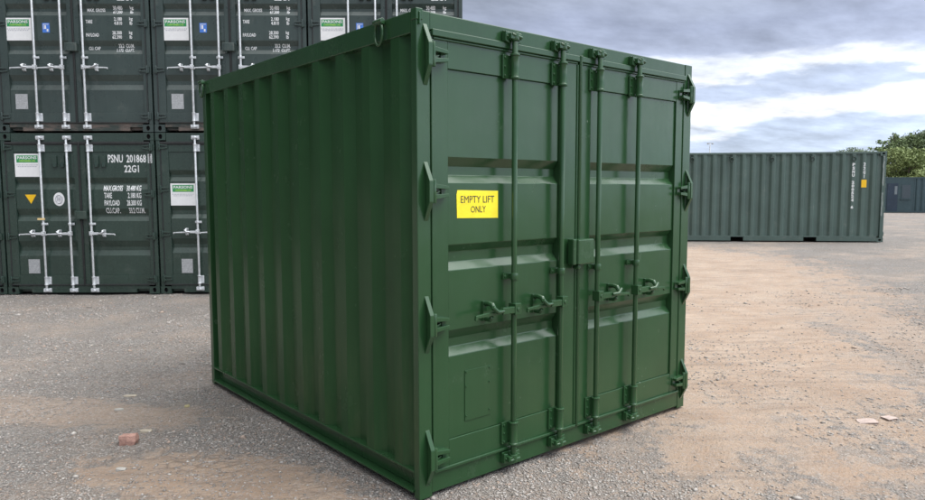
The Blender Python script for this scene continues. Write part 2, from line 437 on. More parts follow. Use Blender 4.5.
def make_catch(parent, x, z, d, mat):
    bm = bmesh.new()
    bx(bm, x-0.017, x+0.017, -0.004, 0.013, z-0.056, z+0.058)                       # back plate
    tube(bm, [(x, 0.0, z+0.044), (x, -0.034, z+0.048), (x, -0.062, z+0.042), (x, -0.080, z+0.018)], [0.016, 0.015, 0.017, 0.014], 8)
    tube(bm, [(x, 0.0, z-0.044), (x, -0.042, z-0.044), (x, -0.062, z-0.026)], [0.014, 0.014, 0.011], 8)
    tube(bm, [(x+d*0.016, -0.086, z+0.034), (x-d*0.016, -0.090, z+0.004), (x-d*0.070, -0.082, z+0.002)], [0.012, 0.014, 0.010], 8)   # hasp over the lever
    return obj('handle_catch', bm, mat, parent, 0.002)

def build_container(label, W, H, L, P, loc=(0, 0, 0), rz=0.0, group=None):
    pm, hw = P['paint'], P['hw']
    root = thing('shipping_container', label, 'shipping container', loc, rz, group)
    zt, zb = P['door_top'], P['door_bot']
    pw = P['post']                       # post width on the door face
    cx = P['centre']
    cast = P.get('castings', False)
    c_h = 0.118 if cast else 0.0
    # posts
    for x0, x1 in ((0.0, pw), (W-pw, W)):
        bm = bmesh.new(); bx(bm, x0, x1, 0.0, P['post_d'], c_h, H-c_h); obj('corner_post', bm, pm, root, 0.004)
        bm = bmesh.new(); bx(bm, *((0.0, 0.06) if x0 == 0 else (W-0.06, W)), L-0.06, L, c_h, H-c_h); obj('corner_post', bm, pm, root, 0.004)
    if cast:
        for fx, x0, x1 in ((-1, -0.004, 0.162), (1, W-0.162, W+0.004)):
            for z0 in (0.0, H-c_h):
                bm = bmesh.new(); corner_casting(bm, x0, x1, -0.004, 0.174, z0, z0+c_h, fx); obj('corner_casting', bm, [pm, M_void], root)
                bm = bmesh.new(); corner_casting(bm, x0, x1, L-0.174, L+0.004, z0, z0+c_h, fx); obj('corner_casting', bm, [pm, M_void], root)
    # header and sill
    hx0, hx1 = (0.164, W-0.164) if cast else (pw+0.001, W-pw-0.001)
    bm = bmesh.new(); bx(bm, hx0, hx1, 0.003, 0.11, zt+0.004, H-(0.004 if cast else 0.0)); hd = obj('door_header', bm, pm, root, 0.005)
    bm = bmesh.new()
    if cast:
        bx(bm, 0.164, W-0.164, 0.003, 0.11, 0.075, zb-0.004)
        bx(bm, 0.37, W-0.37, 0.003, 0.11, 0.018, 0.0745)
        bx(bm, 0.164, 0.37, 0.06, 0.11, 0.03, 0.0745); bx(bm, W-0.37, W-0.164, 0.06, 0.11, 0.03, 0.0745)
    else:
        bx(bm, hx0, hx1, 0.003, 0.11, 0.018, zb-0.004)
    obj('door_sill', bm, P.get('sill', pm), root, 0.004)
    # doors
    bands = P['bands']; sz0, sz1 = P['seam']
    for k in (0, 1):
        dx0, dx1 = (pw+0.004, cx-0.002) if k == 0 else (cx+0.002, W-pw-0.004)
        px0, px1 = P['panels'][k]
        bm = bmesh.new()
        bx(bm, dx0, px0, 0.0, 0.06, zb, zt); bx(bm, px1, dx1, 0.0, 0.06, zb, zt)
        bx(bm, px0+0.0005, px1-0.0005, 0.002, 0.06, zb, sz0); bx(bm, px0+0.0005, px1-0.0005, 0.002, 0.06, sz1, zt)
        pr = profile(bands, sz0+0.0005, sz1-0.0005)
        prism(bm, pr + [(0.062, pr[-1][1]), (0.062, pr[0][1])], 'x', px0+0.001, px1-0.001)
        door = obj('door', bm, pm, root, 0.003)
        # gasket round the leaf
        bm = bmesh.new()
        gx0, gx1 = dx0+0.002, dx1-0.002
        gm = P.get('gasket', pm)
        bx(bm, gx0, gx1, -0.016, 0.001, zt-0.026, zt+0.010); bx(bm, gx0+0.012, gx1-0.012, -0.008, 0.001, zt-0.040, zt-0.028)
        bx(bm, gx0, gx1, -0.015, 0.001, zb-0.010, zb+0.008)
        bx(bm, gx0-0.003, gx0+0.014, -0.007, 0.001, zb+0.010, zt-0.042); bx(bm, gx1-0.014, gx1+0.001, -0.007, 0.001, zb+0.010, zt-0.042)
        if k == 1:
            tube(bm, [(gx0+0.004, -0.006, zb-0.004), (gx0+0.004, -0.008, zt-0.03), (gx0+0.002, -0.016, zt+0.012)], 0.013, 8)
        obj('gasket', bm, gm, door, 0.004)
        for z in P['hinges']:
            if k == 0: make_hinge(door, P['hinge_x'][0], 1, z, pm if cast else hw, *P['hinge_p'])
            else: make_hinge(door, P['hinge_x'][1], -1, z, pm if cast else hw, *P['hinge_p'])
        for (rx, d) in P['rods'][k]:
            make_rod(door, rx, P['rod_z'][0], P['rod_z'][1], hw)
            for z0, z1 in P['brackets']: make_bracket(door, rx, z0, z1, P['bracket_side'], hw)
            make_guide(door, rx, P['guide_z'], hw)
            make_handle(door, rx, P['handle_z'], d, P.get('handle_m', hw), P['handle_len'])
            make_catch(door, rx+d*0.185, P['handle_z'], d, P.get('handle_m', hw))
            for z in (P['rod_z'][0]+0.012, P['rod_z'][1]-0.012): make_keeper(root, rx, z, hw)
        if P.get('vents'):
            for vx in P['vents'][k]:
                bm = bmesh.new(); bx(bm, vx-0.036, vx+0.036, -0.012, PANEL_Y, 2.05, 2.23); prism(bm, [(-0.020, 2.05), (-0.012, 2.05), (-0.012, 2.12)], 'x', vx-0.024, vx+0.024)
                v = obj('vent_cover', bm, pm, door, 0.003)
                bm = bmesh.new(); bx(bm, vx-0.032, vx+0.032, -0.0135, -0.011, 2.052, 2.098); obj('vent_slot', bm, M_void, door)
        if k == 1:
            x0, x1, z0, z1, pr_ = P['lockbox']
            bm = bmesh.new()
            bx(bm, x0+0.035, x1, -pr_, 0.0, z0, z1-0.004)
            bx(bm, x0, x0+0.034, -pr_*0.86, -0.012, z0, z1)
            bx(bm, x0+0.05, x0+0.08, -pr_*0.8, -0.01, z0-0.03, z0-0.002)
            obj('lock_box', bm, pm, door, 0.008)
    # sides
    rz0, rz1 = P['brail']; tr = P['trail']
    n_side = P['period']
    for sx in (0, 1):
        bm = bmesh.new()
        y0, y1 = P['post_d']+0.0005, L-0.0605
        xo, xi = (0.004, 0.050) if sx == 0 else (W-0.004, W-0.050)
        if cast:
            q_ = [bm.verts.new(p) for p in ((xi, y0, rz1-0.004), (xi, y0+0.085, rz1-0.004), (xi, y0+0.085, H-tr+0.004), (xi, y0, H-tr+0.004))]
            bm.faces.new(q_); y0 += 0.085
        corr(bm, y0, y1, rz1-0.004, H-tr+0.004, xo, xi, n_side)
        bmesh.ops.remove_doubles(bm, verts=bm.verts[:], dist=1e-5)
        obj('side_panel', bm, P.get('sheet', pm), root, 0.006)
        bm = bmesh.new()
        a, b = ((0.0, 0.06) if sx == 0 else (W-0.06, W)); yy0, yy1 = (P['post_d']+0.0005, L-0.0605) if not cast else (0.1745, L-0.1745)
        bx(bm, a, b, yy0, yy1, H-tr, H-0.002)
        if cast and True:
            bx(bm, *((0.002, 0.058) if sx == 0 else (W-0.058, W-0.002)), P['post_d']+0.001, 0.174, H-tr-0.03, H-0.1185)
        obj('top_rail', bm, pm, root, 0.005)
        bm = bmesh.new()
        if P.get('pockets'):
            ps = P['pockets']; cur = yy0
            bx(bm, a, b, yy0, yy1, rz1-0.035, rz1)
            for c in ps + [None]:
                e = (c-0.18) if c else yy1
                bx(bm, a, b, cur, e, rz0, rz1-0.0355)
                if c: cur = c+0.18
        else:
            s = 1 if sx == 0 else -1
            e = 0.0 if sx == 0 else W
            bx(bm, *sorted((e+s*0.042, e+s*0.06)), yy0, yy1, rz0+0.012, rz1-0.014)          # web
            bx(bm, *sorted((e-s*0.001, e+s*0.06)), yy0, yy1, rz1-0.0135, rz1)               # top flange
            bx(bm, *sorted((e-s*0.012, e+s*0.06)), yy0, yy1, rz0, rz0+0.0115)               # bottom flange
        obj('bottom_rail', bm, pm, root, 0.003)
    # back end, roof, floor
    bm = bmesh.new(); corr(bm, 0.0605, W-0.0605, rz1-0.004, H-tr+0.004, 0, 0.036, 0.28)
    for v in bm.verts: v.co = Vector((v.co.y, L-0.006-v.co.x, v.co.z))
    bx(bm, 0.061, W-0.061, L-0.06, L-0.002, H-tr, H-0.002-c_h*0); bx(bm, 0.061, W-0.061, L-0.06, L-0.002, rz0, rz1)
    obj('end_panel', bm, pm, root)
    bm = bmesh.new(); corr(bm, 0.115, L-0.0605, 0.0605, W-0.0605, 0.0, 0.018, 0.21)
    for v in bm.verts: v.co = Vector((v.co.z, v.co.y, H-0.008-v.co.x))
    obj('roof_panel', bm, pm, root)
    bm = bmesh.new(); bx(bm, 0.062, W-0.062, 0.115, L-0.065, rz1-0.02, rz1); obj('floor', bm, M_wood, root)
    return root

def child(root, name, idx=0):
    return [c for c in root.children if c.name.split('.')[0] == name][idx]

# ------------------------------------------------------------------ ground
def sstep(a, b, x):
    t = np.clip((x-a)/(b-a), 0, 1); return t*t*(3-2*t)
def gz_base(x, y):
    x = np.asarray(x, float)
    return 0.158*sstep(7, 14.5, x)*(1-sstep(25, 42, x))
def axis(c0, fine0, fine1, step, far):
    v = list(np.arange(fine0, fine1+1e-6, step)); d = step
    x = fine1
    while x < far: d *= 1.22; x += d; v.append(x)
    x = fine0; d = step
    while x > -far: d *= 1.22; x -= d; v.insert(0, x)
    return np.array(v)
gxs = axis(0, -7, 12, 0.075, 1500); gys = axis(0, -4.5, 12, 0.075, 1500)
X, Y = np.meshgrid(gxs, gys, indexing='ij')
Zg = gz_base(X, Y)
rng = np.random.default_rng(7)
def micro(x, y):
    v = Vector((x, y, 0))
    return noise.noise(v*0.9)*0.020 + noise.noise(v*2.7+Vector((5, 3, 1)))*0.012 + noise.noise(v*6.5)*0.006
def box_clear(x, y):       # keep the earth just below the steel
    return x > -0.15 and x < 2.7 and y > -0.15 and y < 3.2
GH = {}
for i, x in enumerate(gxs):
    for j, y in enumerate(gys):
        if -8 < x < 13 and -5.5 < y < 13:
            Zg[i, j] += micro(x, y) - 0.014
            if box_clear(x, y): Zg[i, j] = min(Zg[i, j], -0.002)
        else: Zg[i, j] -= 0.014
        d = math.hypot(x, y)
nx, ny = len(gxs), len(gys)
me = bpy.data.meshes.new('ground')
co = np.stack([X, Y, Zg], -1).reshape(-1, 3)
idx = np.arange(nx*ny).reshape(nx, ny)
q = np.stack([idx[:-1, :-1], idx[1:, :-1], idx[1:, 1:], idx[:-1, 1:]], -1).reshape(-1, 4)
me.vertices.add(len(co)); me.vertices.foreach_set('co', co.astype('f').ravel())
me.loops.add(q.size); me.loops.foreach_set('vertex_index', q.astype('i').ravel())
me.polygons.add(len(q)); me.polygons.foreach_set('loop_start', np.arange(0, q.size, 4, dtype='i'))
me.polygons.foreach_set('use_smooth', np.ones(len(q), bool))
me.update(calc_edges=True); me.validate()
ground = struct(link(bpy.data.objects.new('ground', me)))
def gz(x, y):
    i = min(max(np.searchsorted(gxs, x)-1, 0), nx-2); j = min(max(np.searchsorted(gys, y)-1, 0), ny-2)
    u = (x-gxs[i])/(gxs[i+1]-gxs[i]); v = (y-gys[j])/(gys[j+1]-gys[j])
    return float((1-u)*(1-v)*Zg[i, j]+u*(1-v)*Zg[i+1, j]+(1-u)*v*Zg[i, j+1]+u*v*Zg[i+1, j+1])

DIRT_SPOTS = [  # centre x, y, half length, half width, rotation (deg), strength, softness
    (-0.75, 1.00, 0.95, 0.42, -62, 1.0),      # dried tyre marks beside the green box
    (-1.3, 3.2, 1.6, 0.35, -50, 0.55),
    (5.6, 2.3, 5.6, 2.3, 42, 1.0),            # sandy strip to the right
    (9.8, 4.6, 6.5, 3.0, 42, 0.9),
    (2.2, -0.55, 1.1, 0.28, 8, 0.9),
    (1.25, -1.05, 0.8, 0.20, 15, 0.8),
    (6.5, -0.4, 3.0, 0.5, 40, 0.7),
]
def groundmat():
    t = NT('gravel_and_dirt'); c = t.coord('Object')
    big = t.noise(c, 0.55, 6, 0.62); mid = t.noise(c, 1.9, 7, 0.65); fine = t.noise(c, 9, 6, 0.65)
    mask = None
    for (x, y, a, b, r, s) in DIRT_SPOTS:
        v = t.new('ShaderNodeMapping'); v.vector_type = 'TEXTURE'; t.l.new(c, v.inputs[0])
        v.inputs['Location'].default_value = (x, y, 0); v.inputs['Rotation'].default_value = (0, 0, R(r)); v.inputs['Scale'].default_value = (a, b, 1)
        f = t.mapping(v.outputs[0], (1, 1, 0))
        ln = t.new('ShaderNodeVectorMath'); ln.operation = 'LENGTH'; t.l.new(f, ln.inputs[0])
        d = t.math('ADD', ln.outputs['Value'], t.math('MULTIPLY', t.math('SUBTRACT', mid, 0.5), 1.5))
        m = t.math('MULTIPLY', t.range(t.math('ADD', d, t.math('MULTIPLY', t.math('SUBTRACT', fine, 0.5), 1.7)), 1.08, 0.80), s)
        mask = m if mask is None else t.math('MAXIMUM', mask, m)
    mask = t.math('MAXIMUM', mask, t.math('MULTIPLY', t.range(t.math('ADD', big, t.math('MULTIPLY', mid, 0.35)), 0.66, 0.85), 0.55))
    mask = t.math('MULTIPLY', mask, t.range(fine, 0.22, 0.55, 0.45, 1.0), True)
    # gravel cells
    vc = t.new('ShaderNodeTexVoronoi'); vc.inputs['Scale'].default_value = 85; t.l.new(c, vc.inputs['Vector'])
    hs = t.new('ShaderNodeSeparateColor'); t.l.new(vc.outputs['Color'], hs.inputs[0])
    g = t.mix(hs.outputs[0], (0.170, 0.160, 0.150), (0.430, 0.41, 0.385))
    g = t.mix(t.range(hs.outputs[1], 0.955, 0.99), g, (0.56, 0.53, 0.50))
    g = t.mix(t.math('MULTIPLY', t.range(hs.outputs[2], 0.80, 0.95), 0.7), g, (0.38, 0.26, 0.20))
    g = t.mix(t.math('MULTIPLY', t.range(t.noise(c, 3.1, 5), 0.42, 0.65), 0.55), g, (0.315, 0.278, 0.245))
    g = t.mix(t.math('MULTIPLY', t.range(vc.outputs['Distance'], 0.35, 0.75), 0.45), g, (0.13, 0.12, 0.115))
    d1 = t.mix(t.range(mid, 0.35, 0.65), (0.405, 0.29, 0.21), (0.50, 0.385, 0.295))
    d1 = t.mix(t.math('MULTIPLY', t.range(t.noise(c, 40, 4, 0.7), 0.5, 0.75), 0.4), d1, (0.27, 0.22, 0.19))
    # tyre striations in the packed earth, running across the yard
    tr_ = t.noise(t.mapping(t.mapping(c, rot=(0, 0, R(40))), (0.9, 9.0, 1)), 1.0, 5, 0.65, 0.3)
    d1 = t.mix(t.math('MULTIPLY', t.range(tr_, 0.48, 0.68), 0.55), d1, (0.30, 0.235, 0.19))
    d1 = t.mix(t.math('MULTIPLY', t.range(hs.outputs[0], 0.72, 0.95), 0.5), d1, (0.40, 0.36, 0.33))
    pos = t.new('ShaderNodeSeparateXYZ'); t.l.new(c, pos.inputs[0])
    near = t.math('MULTIPLY', t.range(pos.outputs[0], 0.6, -0.1), t.range(mid, 0.40, 0.58))
    crk0 = t.voro(t.mapping(t.mapping(c, rot=(0, 0, R(25))), (6.5, 11, 1)), 1.0, 'DISTANCE_TO_EDGE', 'Distance', 0.75)
    d1 = t.mix(t.math('MULTIPLY', t.range(crk0, 0.07, 0.0), near), d1, (0.26, 0.20, 0.16))
    col = t.mix(mask, g, d1)
    col = t.mix(t.math('MULTIPLY', t.range(tr_, 0.52, 0.66), 0.25), col, t.mix(1.0, col, (0.70, 0.67, 0.64), 'MULTIPLY'))
    damp = t.range(t.noise(t.mapping(c, (1, 1, 1), (3.3, 9.1, 0)), 0.8, 5, 0.6), 0.5, 0.72)
    col = t.mix(t.math('MULTIPLY', damp, 0.35), col, t.mix(1.0, col, (0.62, 0.60, 0.60), 'MULTIPLY'))
    # relief: stones, clods and tyre lugs
    h = t.math('MULTIPLY', t.math('SUBTRACT', 1.0, vc.outputs['Distance']), t.range(mask, 0.0, 0.8, 1.0, 0.25))
    h = t.math('ADD', h, t.math('MULTIPLY', t.noise(c, 24, 6, 0.75), 1.6))
    h = t.math('ADD', h, t.math('MULTIPLY', tr_, 1.1))
    crk = t.voro(t.mapping(t.mapping(c, rot=(0, 0, R(25))), (6.5, 11, 1)), 1.0, 'DISTANCE_TO_EDGE', 'Distance', 0.75)
    h = t.math('ADD', h, t.math('MULTIPLY', t.math('MULTIPLY', t.range(crk, 0.0, 0.18), t.math('MULTIPLY', mask, near)), 1.2))
    h = t.math('ADD', h, t.math('MULTIPLY', t.noise(c, 55, 4, 0.7), 0.9))
    t.bump(h, 1.0, 0.017)
    return t.out(col=col, rough=0.95, spec=0.2)
ground.data.materials.append(groundmat())

# loose gravel: far too many stones to count
def stonemat():
    t = NT('loose_gravel'); g = t.new('ShaderNodeNewGeometry')
    r = t.new('ShaderNodeValToRGB'); t.l.new(g.outputs['Random Per Island'], r.inputs[0])
    e = r.color_ramp; e.interpolation = 'CONSTANT'
    cols = [(0, (0.22, 0.205, 0.19)), (0.18, (0.31, 0.29, 0.27)), (0.36, (0.39, 0.365, 0.34)), (0.56, (0.27, 0.25, 0.235)), (0.72, (0.37, 0.29, 0.24)), (0.84, (0.40, 0.38, 0.36)), (0.97, (0.50, 0.47, 0.44))]
    e.elements[0].position, e.elements[0].color = 0, (*cols[0][1], 1)
    e.elements[1].position, e.elements[1].color = cols[1][0], (*cols[1][1], 1)
    for p, c in cols[2:]: e.elements.new(p).color = (*c, 1)
    n = t.noise(t.coord(), 90, 4)
    col = t.mix(t.range(n, 0.3, 0.7, 0.0, 0.35), r.outputs[0], (0.30, 0.245, 0.20))
    return t.out(col=col, rough=0.92, spec=0.25)
def gravel(N):
    pts = []
    # ring sampling about the place the photograph was taken from: denser near
    r = 1.6*np.exp(rng.random(N*3)*math.log(26/1.6)); a = YAW + (rng.random(N*3)-0.5)*R(100)
    x = CAM.x + r*np.sin(a); y = CAM.y + r*np.cos(a)
    ok = ~((x > -0.02) & (x < 2.55) & (y > -0.01) & (y < 3.05))
    sx, sy = x+0.606, y-10.379; ca, sa = math.cos(0.6908), math.sin(0.6908)
    ok &= ~((sx*sa+sy*ca) > -0.02)            # under the stack
    keep = np.array([noise.noise(Vector((u*0.7+3, v*0.7, 0)))+0.5*noise.noise(Vector((u*2.1, v*2.1, 4))) for u, v in zip(x, y)])
    ok &= keep > rng.random(len(x))*0.9-0.55
    for (dx, dy, da, db, dr, ds) in DIRT_SPOTS:
        c_, s_ = math.cos(R(dr)), math.sin(R(dr)); ux, uy = x-dx, y-dy
        l = np.hypot((ux*c_+uy*s_)/da, (-ux*s_+uy*c_)/db)
        ok &= ~((l < 0.95) & (rng.random(len(x)) < 0.72*ds))
    x, y, r = x[ok][:N], y[ok][:N], r[ok][:N]
    n = len(x)
    s = (0.0035+0.0065*rng.random(n)**2.5)*(1+0.10*np.clip(r-3, 0, 14)); s[rng.random(n) < 0.012] *= 1.9; s[rng.random(n) < 0.003] *= 2.4
    z = np.array([gz(u, v) for u, v in zip(x, y)])
    base = np.array([(1, 0, 0), (0.3, 0.95, 0), (-0.8, 0.6, 0), (-0.8, -0.6, 0), (0.3, -0.95, 0), (0.1, 0.1, 0.75), (0, 0, -0.5)], float)
    fc = np.array([(0, 1, 5), (1, 2, 5), (2, 3, 5), (3, 4, 5), (4, 0, 5), (1, 0, 6), (2, 1, 6), (3, 2, 6), (4, 3, 6), (0, 4, 6)])
    V = base[None]*(0.65+0.7*rng.random((n, 7, 1)))
    V = V*s[:, None, None]*np.stack([1+0.5*rng.random(n), 0.7+0.4*rng.random(n), 0.55+0.45*rng.random(n)], -1)[:, None]
    th = rng.random(n)*6.283; c_, s_ = np.cos(th)[:, None], np.sin(th)[:, None]
    V = np.stack([V[..., 0]*c_-V[..., 1]*s_, V[..., 0]*s_+V[..., 1]*c_, V[..., 2]], -1)
    V += np.stack([x, y, z+s*0.12], -1)[:, None]
    F = (fc[None]+(np.arange(n)*7)[:, None, None]).reshape(-1, 3)
    me = bpy.data.meshes.new('gravel')
    me.vertices.add(n*7); me.vertices.foreach_set('co', V.astype('f').ravel())
    me.loops.add(F.size); me.loops.foreach_set('vertex_index', F.astype('i').ravel())
    me.polygons.add(len(F)); me.polygons.foreach_set('loop_start', np.arange(0, F.size, 3, dtype='i'))
    me.update(calc_edges=True)
    o = link(bpy.data.objects.new('gravel', me)); o.data.materials.append(stonemat())
    o['kind'] = 'stuff'; o['label'] = 'loose grey and brown gravel scattered over the yard'; o['category'] = 'gravel'
gravel(125000)

# ------------------------------------------------------------------ the green box in the foreground
W, H, L = 2.5264, 2.5745, 3.0239
BANDS_G = [(1.840, 1.790, 1.744, 1.700), (1.367, 1.325, 1.269, 1.226), (0.898, 0.844, 0.796, 0.751)]
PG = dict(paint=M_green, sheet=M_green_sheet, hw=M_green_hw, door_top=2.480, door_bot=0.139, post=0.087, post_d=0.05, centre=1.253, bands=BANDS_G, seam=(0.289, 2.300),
          panels=((0.205, 1.085), (1.378, 2.332)), hinges=(2.355, 1.655, 0.95, 0.222), hinge_x=(0.055, W-0.042), hinge_p=(0.050, 0.155, 0.125),
          rods=(((0.655, -1), (1.058, -1)), ((1.408, 1), (1.822, 1))), rod_z=(0.075, 2.53), brackets=((0.165, 0.305), (2.285, 2.425)), bracket_side=-1,
          guide_z=1.165, handle_z=0.977, handle_len=0.30, lockbox=(1.150, 1.338, 1.195, 1.358, 0.075), brail=(0.03, 0.150), trail=0.112, period=0.29)
box = build_container('glossy dark green ten foot container with double doors, alone in the foreground', W, H, L, PG)
dl, dr = child(box, 'door', 0), child(box, 'door', 1)
# yellow sticker
bm = bmesh.new()
SX0, SX1, SZ0, SZ1 = 0.272, 0.578, 1.508, 1.660
y = PANEL_Y-0.0015
v = [bm.verts.new(p) for p in ((SX0+0.002, y, SZ0+0.002), (SX1, y, SZ0-0.004), (SX1, y, SZ1-0.002), (SX0+0.006, y, SZ1+0.002), (SX0-0.002, y-0.001, SZ1-0.02))]
bm.faces.new(v)
sg = obj('warning_sticker', bm, M_yellow, dl, label='yellow sticker reading EMPTY LIFT ONLY')
tb = text_bm([('EMPTY LIFT', 0.300, 0.548, 1.592, 1.630), ('ONLY', 0.372, 0.484, 1.538, 1.574)], 0.0)
for q_ in tb.verts: q_.co.y = PANEL_Y-0.003
obj('sticker_lettering', tb, M_black, dl)
# riveted blank plate
bm = bmesh.new(); bx(bm, 0.326, 0.520, PANEL_Y-0.0045, PANEL_Y-0.0002, 0.365, 0.655)
for px, pz in ((0.336, 0.562), (0.510, 0.562), (0.336, 0.393), (0.510, 0.398), (0.336, 0.645), (0.510, 0.645)): bolt(bm, px, pz, PANEL_Y-0.003, 0.006)
obj('blank_plate', bm, M_green, dl, 0.001)
# lashing rings on the near roof rail
for yy in (0.31, 2.985):
    bm = bmesh.new()
    ring(bm, (-0.022, yy, 2.500), 0.036, 0.062, 0.0085, 'x')
    bx(bm, -0.034, 0.0, yy-0.030, yy+0.030, 2.545, 2.560); tube(bm, [(-0.022, yy-0.04, 2.562), (-0.022, yy+0.04, 2.562)], 0.016, 10)
    obj('lashing_ring', bm, M_green_hw, box, 0.002)
bm = bmesh.new(); bx(bm, -0.003, 0.04, -0.004, 0.046, H-0.05, H+0.008); bx(bm, 0.012, 0.022, -0.012, -0.003, H-0.075, H-0.01); obj('corner_cap', bm, M_green_hw, box, 0.004)

# ------------------------------------------------------------------ the stack behind
S0 = Vector((-0.6056, 10.3794, 0)); S_ROT = -0.6908; PITCH_S = 2.467
sd = Vector((math.cos(S_ROT), math.sin(S_ROT), 0))
WS, HS, LS = 2.438, 2.591, 6.058
BANDS_S = [(1.880, 1.795, 1.772, 1.690), (1.382, 1.285, 1.255, 1.183), (0.865, 0.762, 0.705, 0.622)]
BANDS_U = [(2.000, 1.925, 1.885, 1.818), (1.432, 1.350, 1.288, 1.222), (0.900, 0.805, 0.745, 0.662)]
def params_stack(paintm, alt=False):
    d = dict(paint=paintm, hw=M_galv, door_top=2.440, door_bot=0.150, post=0.060, post_d=0.10, centre=1.235, bands=BANDS_S, seam=(0.305, 2.288), castings=True, sill=M_sill if paintm is M_dark_up else paintm,
        panels=((0.195, 1.150), (1.330, 2.310)), hinges=(2.36, 1.615, 0.935, 0.235), hinge_x=(0.034, WS-0.034), hinge_p=(0.028, 0.045, 0.15, 0.012),
        rods=(((0.640, -1), (1.066, -1)), ((1.405, 1),)), rod_z=(0.050, 2.525), brackets=((0.150, 0.285), (2.290, 2.410)), bracket_side=1,
        guide_z=1.138, handle_z=0.985, handle_len=0.37, lockbox=(1.150, 1.345, 1.215, 1.350, 0.07), brail=(0.02, 0.165), trail=0.06, period=0.278,
        vents=((0.845, 0.965), (1.510, 1.625)), pockets=[2.004, 4.054], gasket=M_rubber)
    if alt:
        d.update(bands=BANDS_U, hinges=(2.37, 1.690, 0.975, 0.250), guide_z=1.165, handle_z=1.008, lockbox=(1.120, 1.315, 1.255, 1.390, 0.07), rod_z=(0.070, 2.525), brackets=((0.165, 0.300), (2.290, 2.410)))
    return d
def decals(c, row, num, sizes, extra, BANDS_S=BANDS_S):
    """painted lettering and stickers on the doors of one container"""
    ld, rd = child(c, 'door', 0), child(c, 'door', 1)
    yb = PANEL_Y-0.002
    brk = [z for b in BANDS_S for z in b]
    def flat(name, parent, x0, x1, z0, z1, m, off=0.002, label=None):
        bm = bmesh.new(); bm.faces.new([bm.verts.new(p) for p in ((x0, 0, z0), (x1, 0, z0), (x1, 0, z1), (x0, 0, z1))])
        conform(bm, brk, lambda z: prof_y(BANDS_S, z) if off > 0 else 0, abs(off))
        return obj(name, bm, m, parent, label=label)
    sx0, sx1, sz0, sz1 = extra['sign']
    w_, h_ = sx1-sx0, sz1-sz0
    sg = flat('company_sign', ld, sx0, sx1, sz0, sz1, M_white, 0.004)
    def on(bm, off):
        for v in bm.verts: v.co.y = prof_y(BANDS_S, v.co.z)-off if False else PANEL_Y-off
    bm = bmesh.new(); bx(bm, sx0+w_*.08, sx1-w_*.08, PANEL_Y-0.0055, PANEL_Y-0.0045, sz0+h_*.62, sz0+h_*.93); obj('sign_header', bm, M_signgreen, ld)
    t1 = text_bm([('PARSONS', sx0+w_*.12, sx1-w_*.12, sz0+h_*.765, sz0+h_*.895)]); on(t1, 0.007); obj('sign_lettering', t1, M_white, ld)
    t1 = text_bm([('CONTAINERS LTD', sx0+w_*.18, sx1-w_*.18, sz0+h_*.655, sz0+h_*.725)]); on(t1, 0.007); obj('sign_lettering', t1, M_lime, ld)
    bm = bmesh.new()
    for zf, a, b in ((.50, .07, .93), (.43, .12, .84)):
        xx = sx0+w_*a
        while xx < sx0+w_*b:
            ww = random.uniform(.012, .04); bx(bm, xx, xx+ww, PANEL_Y-0.0055, PANEL_Y-0.0042, sz0+h_*zf, sz0+h_*(zf+.028)); xx += ww+.010
    obj('sign_small_print', bm, M_grey, ld)
    if extra.get('blue'):
        x0, x1, z0, z1 = extra['blue']
        flat('blue_sticker', ld, x0, x1, z0, z1, M_sky)
        ym = PANEL_Y-0.004
        bm = bmesh.new(); bx(bm, x0+.015, x0+.022, ym-.0005, ym, z0+.05, z1-.015); bx(bm, x0+.015, x1-.012, ym-.0005, ym, z1-.024, z1-.016); bx(bm, x0+.035, x0+.06, ym-.0005, ym, z0+.055, z1-.035); bx(bm, x1-.045, x1-.020, ym-.0005, ym, z0+.015, z0+.055)
        obj('sticker_print', bm, M_white, ld)
    cs = extra['csc']
    bm = bmesh.new(); bx(bm, cs[0], cs[1], PANEL_Y-0.005, PANEL_Y, cs[2], cs[3]); obj('safety_plate', bm, M_plate, ld, 0.001)
    if extra.get('tri'):
        bm = bmesh.new(); prism(bm, [(.341, 1.610), (.520, 1.610), (.431, 1.462)], 'y', PANEL_Y-0.003, PANEL_Y-0.001); obj('warning_triangle', bm, M_amber, ld)
        bm = bmesh.new(); N = 28
        bm.faces.new([bm.verts.new((.880+math.cos(6.2832*k/N)*.088, yb, 1.535+math.sin(6.2832*k/N)*.108)) for k in range(N)]); obj('round_sticker', bm, M_white, ld)
        bm = bmesh.new()
        ring(bm, (.880, yb-.002, 1.535), .052, .066, .007, 'y', 24, 4)
        for k in range(3): bx(bm, .852+k*.022, .862+k*.022, yb-.003, yb-.001, 1.498, 1.572)
        bx(bm, .850, .912, yb-.003, yb-.0015, 1.53, 1.54)
        obj('sticker_print', bm, M_grey, ld)
        bm = bmesh.new(); bx(bm, .565, .680, -.072, -.062, 1.205, 1.235); obj('seal_tag', bm, simple('cream_plastic_tag', (0.75, 0.55, 0.25), 0.5), ld)
    for it in num + sizes:
        tb = text_bm([it])
        conform(tb, brk, lambda z: prof_y(BANDS_S, z), 0.002)
        for v in tb.verts:
            if v.co.x > 2.311: v.co.y = -0.002
        obj('stencilled_lettering', tb, M_stencil, rd)
    if extra.get('digit'):
        x0, x1, z0, z1 = extra['digit']; bm = bmesh.new()
        for b in ((x0, x1, z0, z0+.010), (x0, x1, z1-.010, z1), (x0, x0+.010, z0+.010, z1-.010), (x1-.010, x1, z0+.010, z1-.010)): bx(bm, b[0], b[1], -.003, -.001, b[2], b[3])
        obj('check_digit_frame', bm, M_stencil, rd)
random.seed(5)
GRP = 'dark containers in the two-high stack'
proto_lo = build_container('x', WS, HS, LS, params_stack(M_dark), group=GRP)
proto_l2 = build_container('x', WS, HS, LS, params_stack(M_dark, True), group=GRP)
proto_up = build_container('x', WS, HS, LS, params_stack(M_dark_up, True), group=GRP)
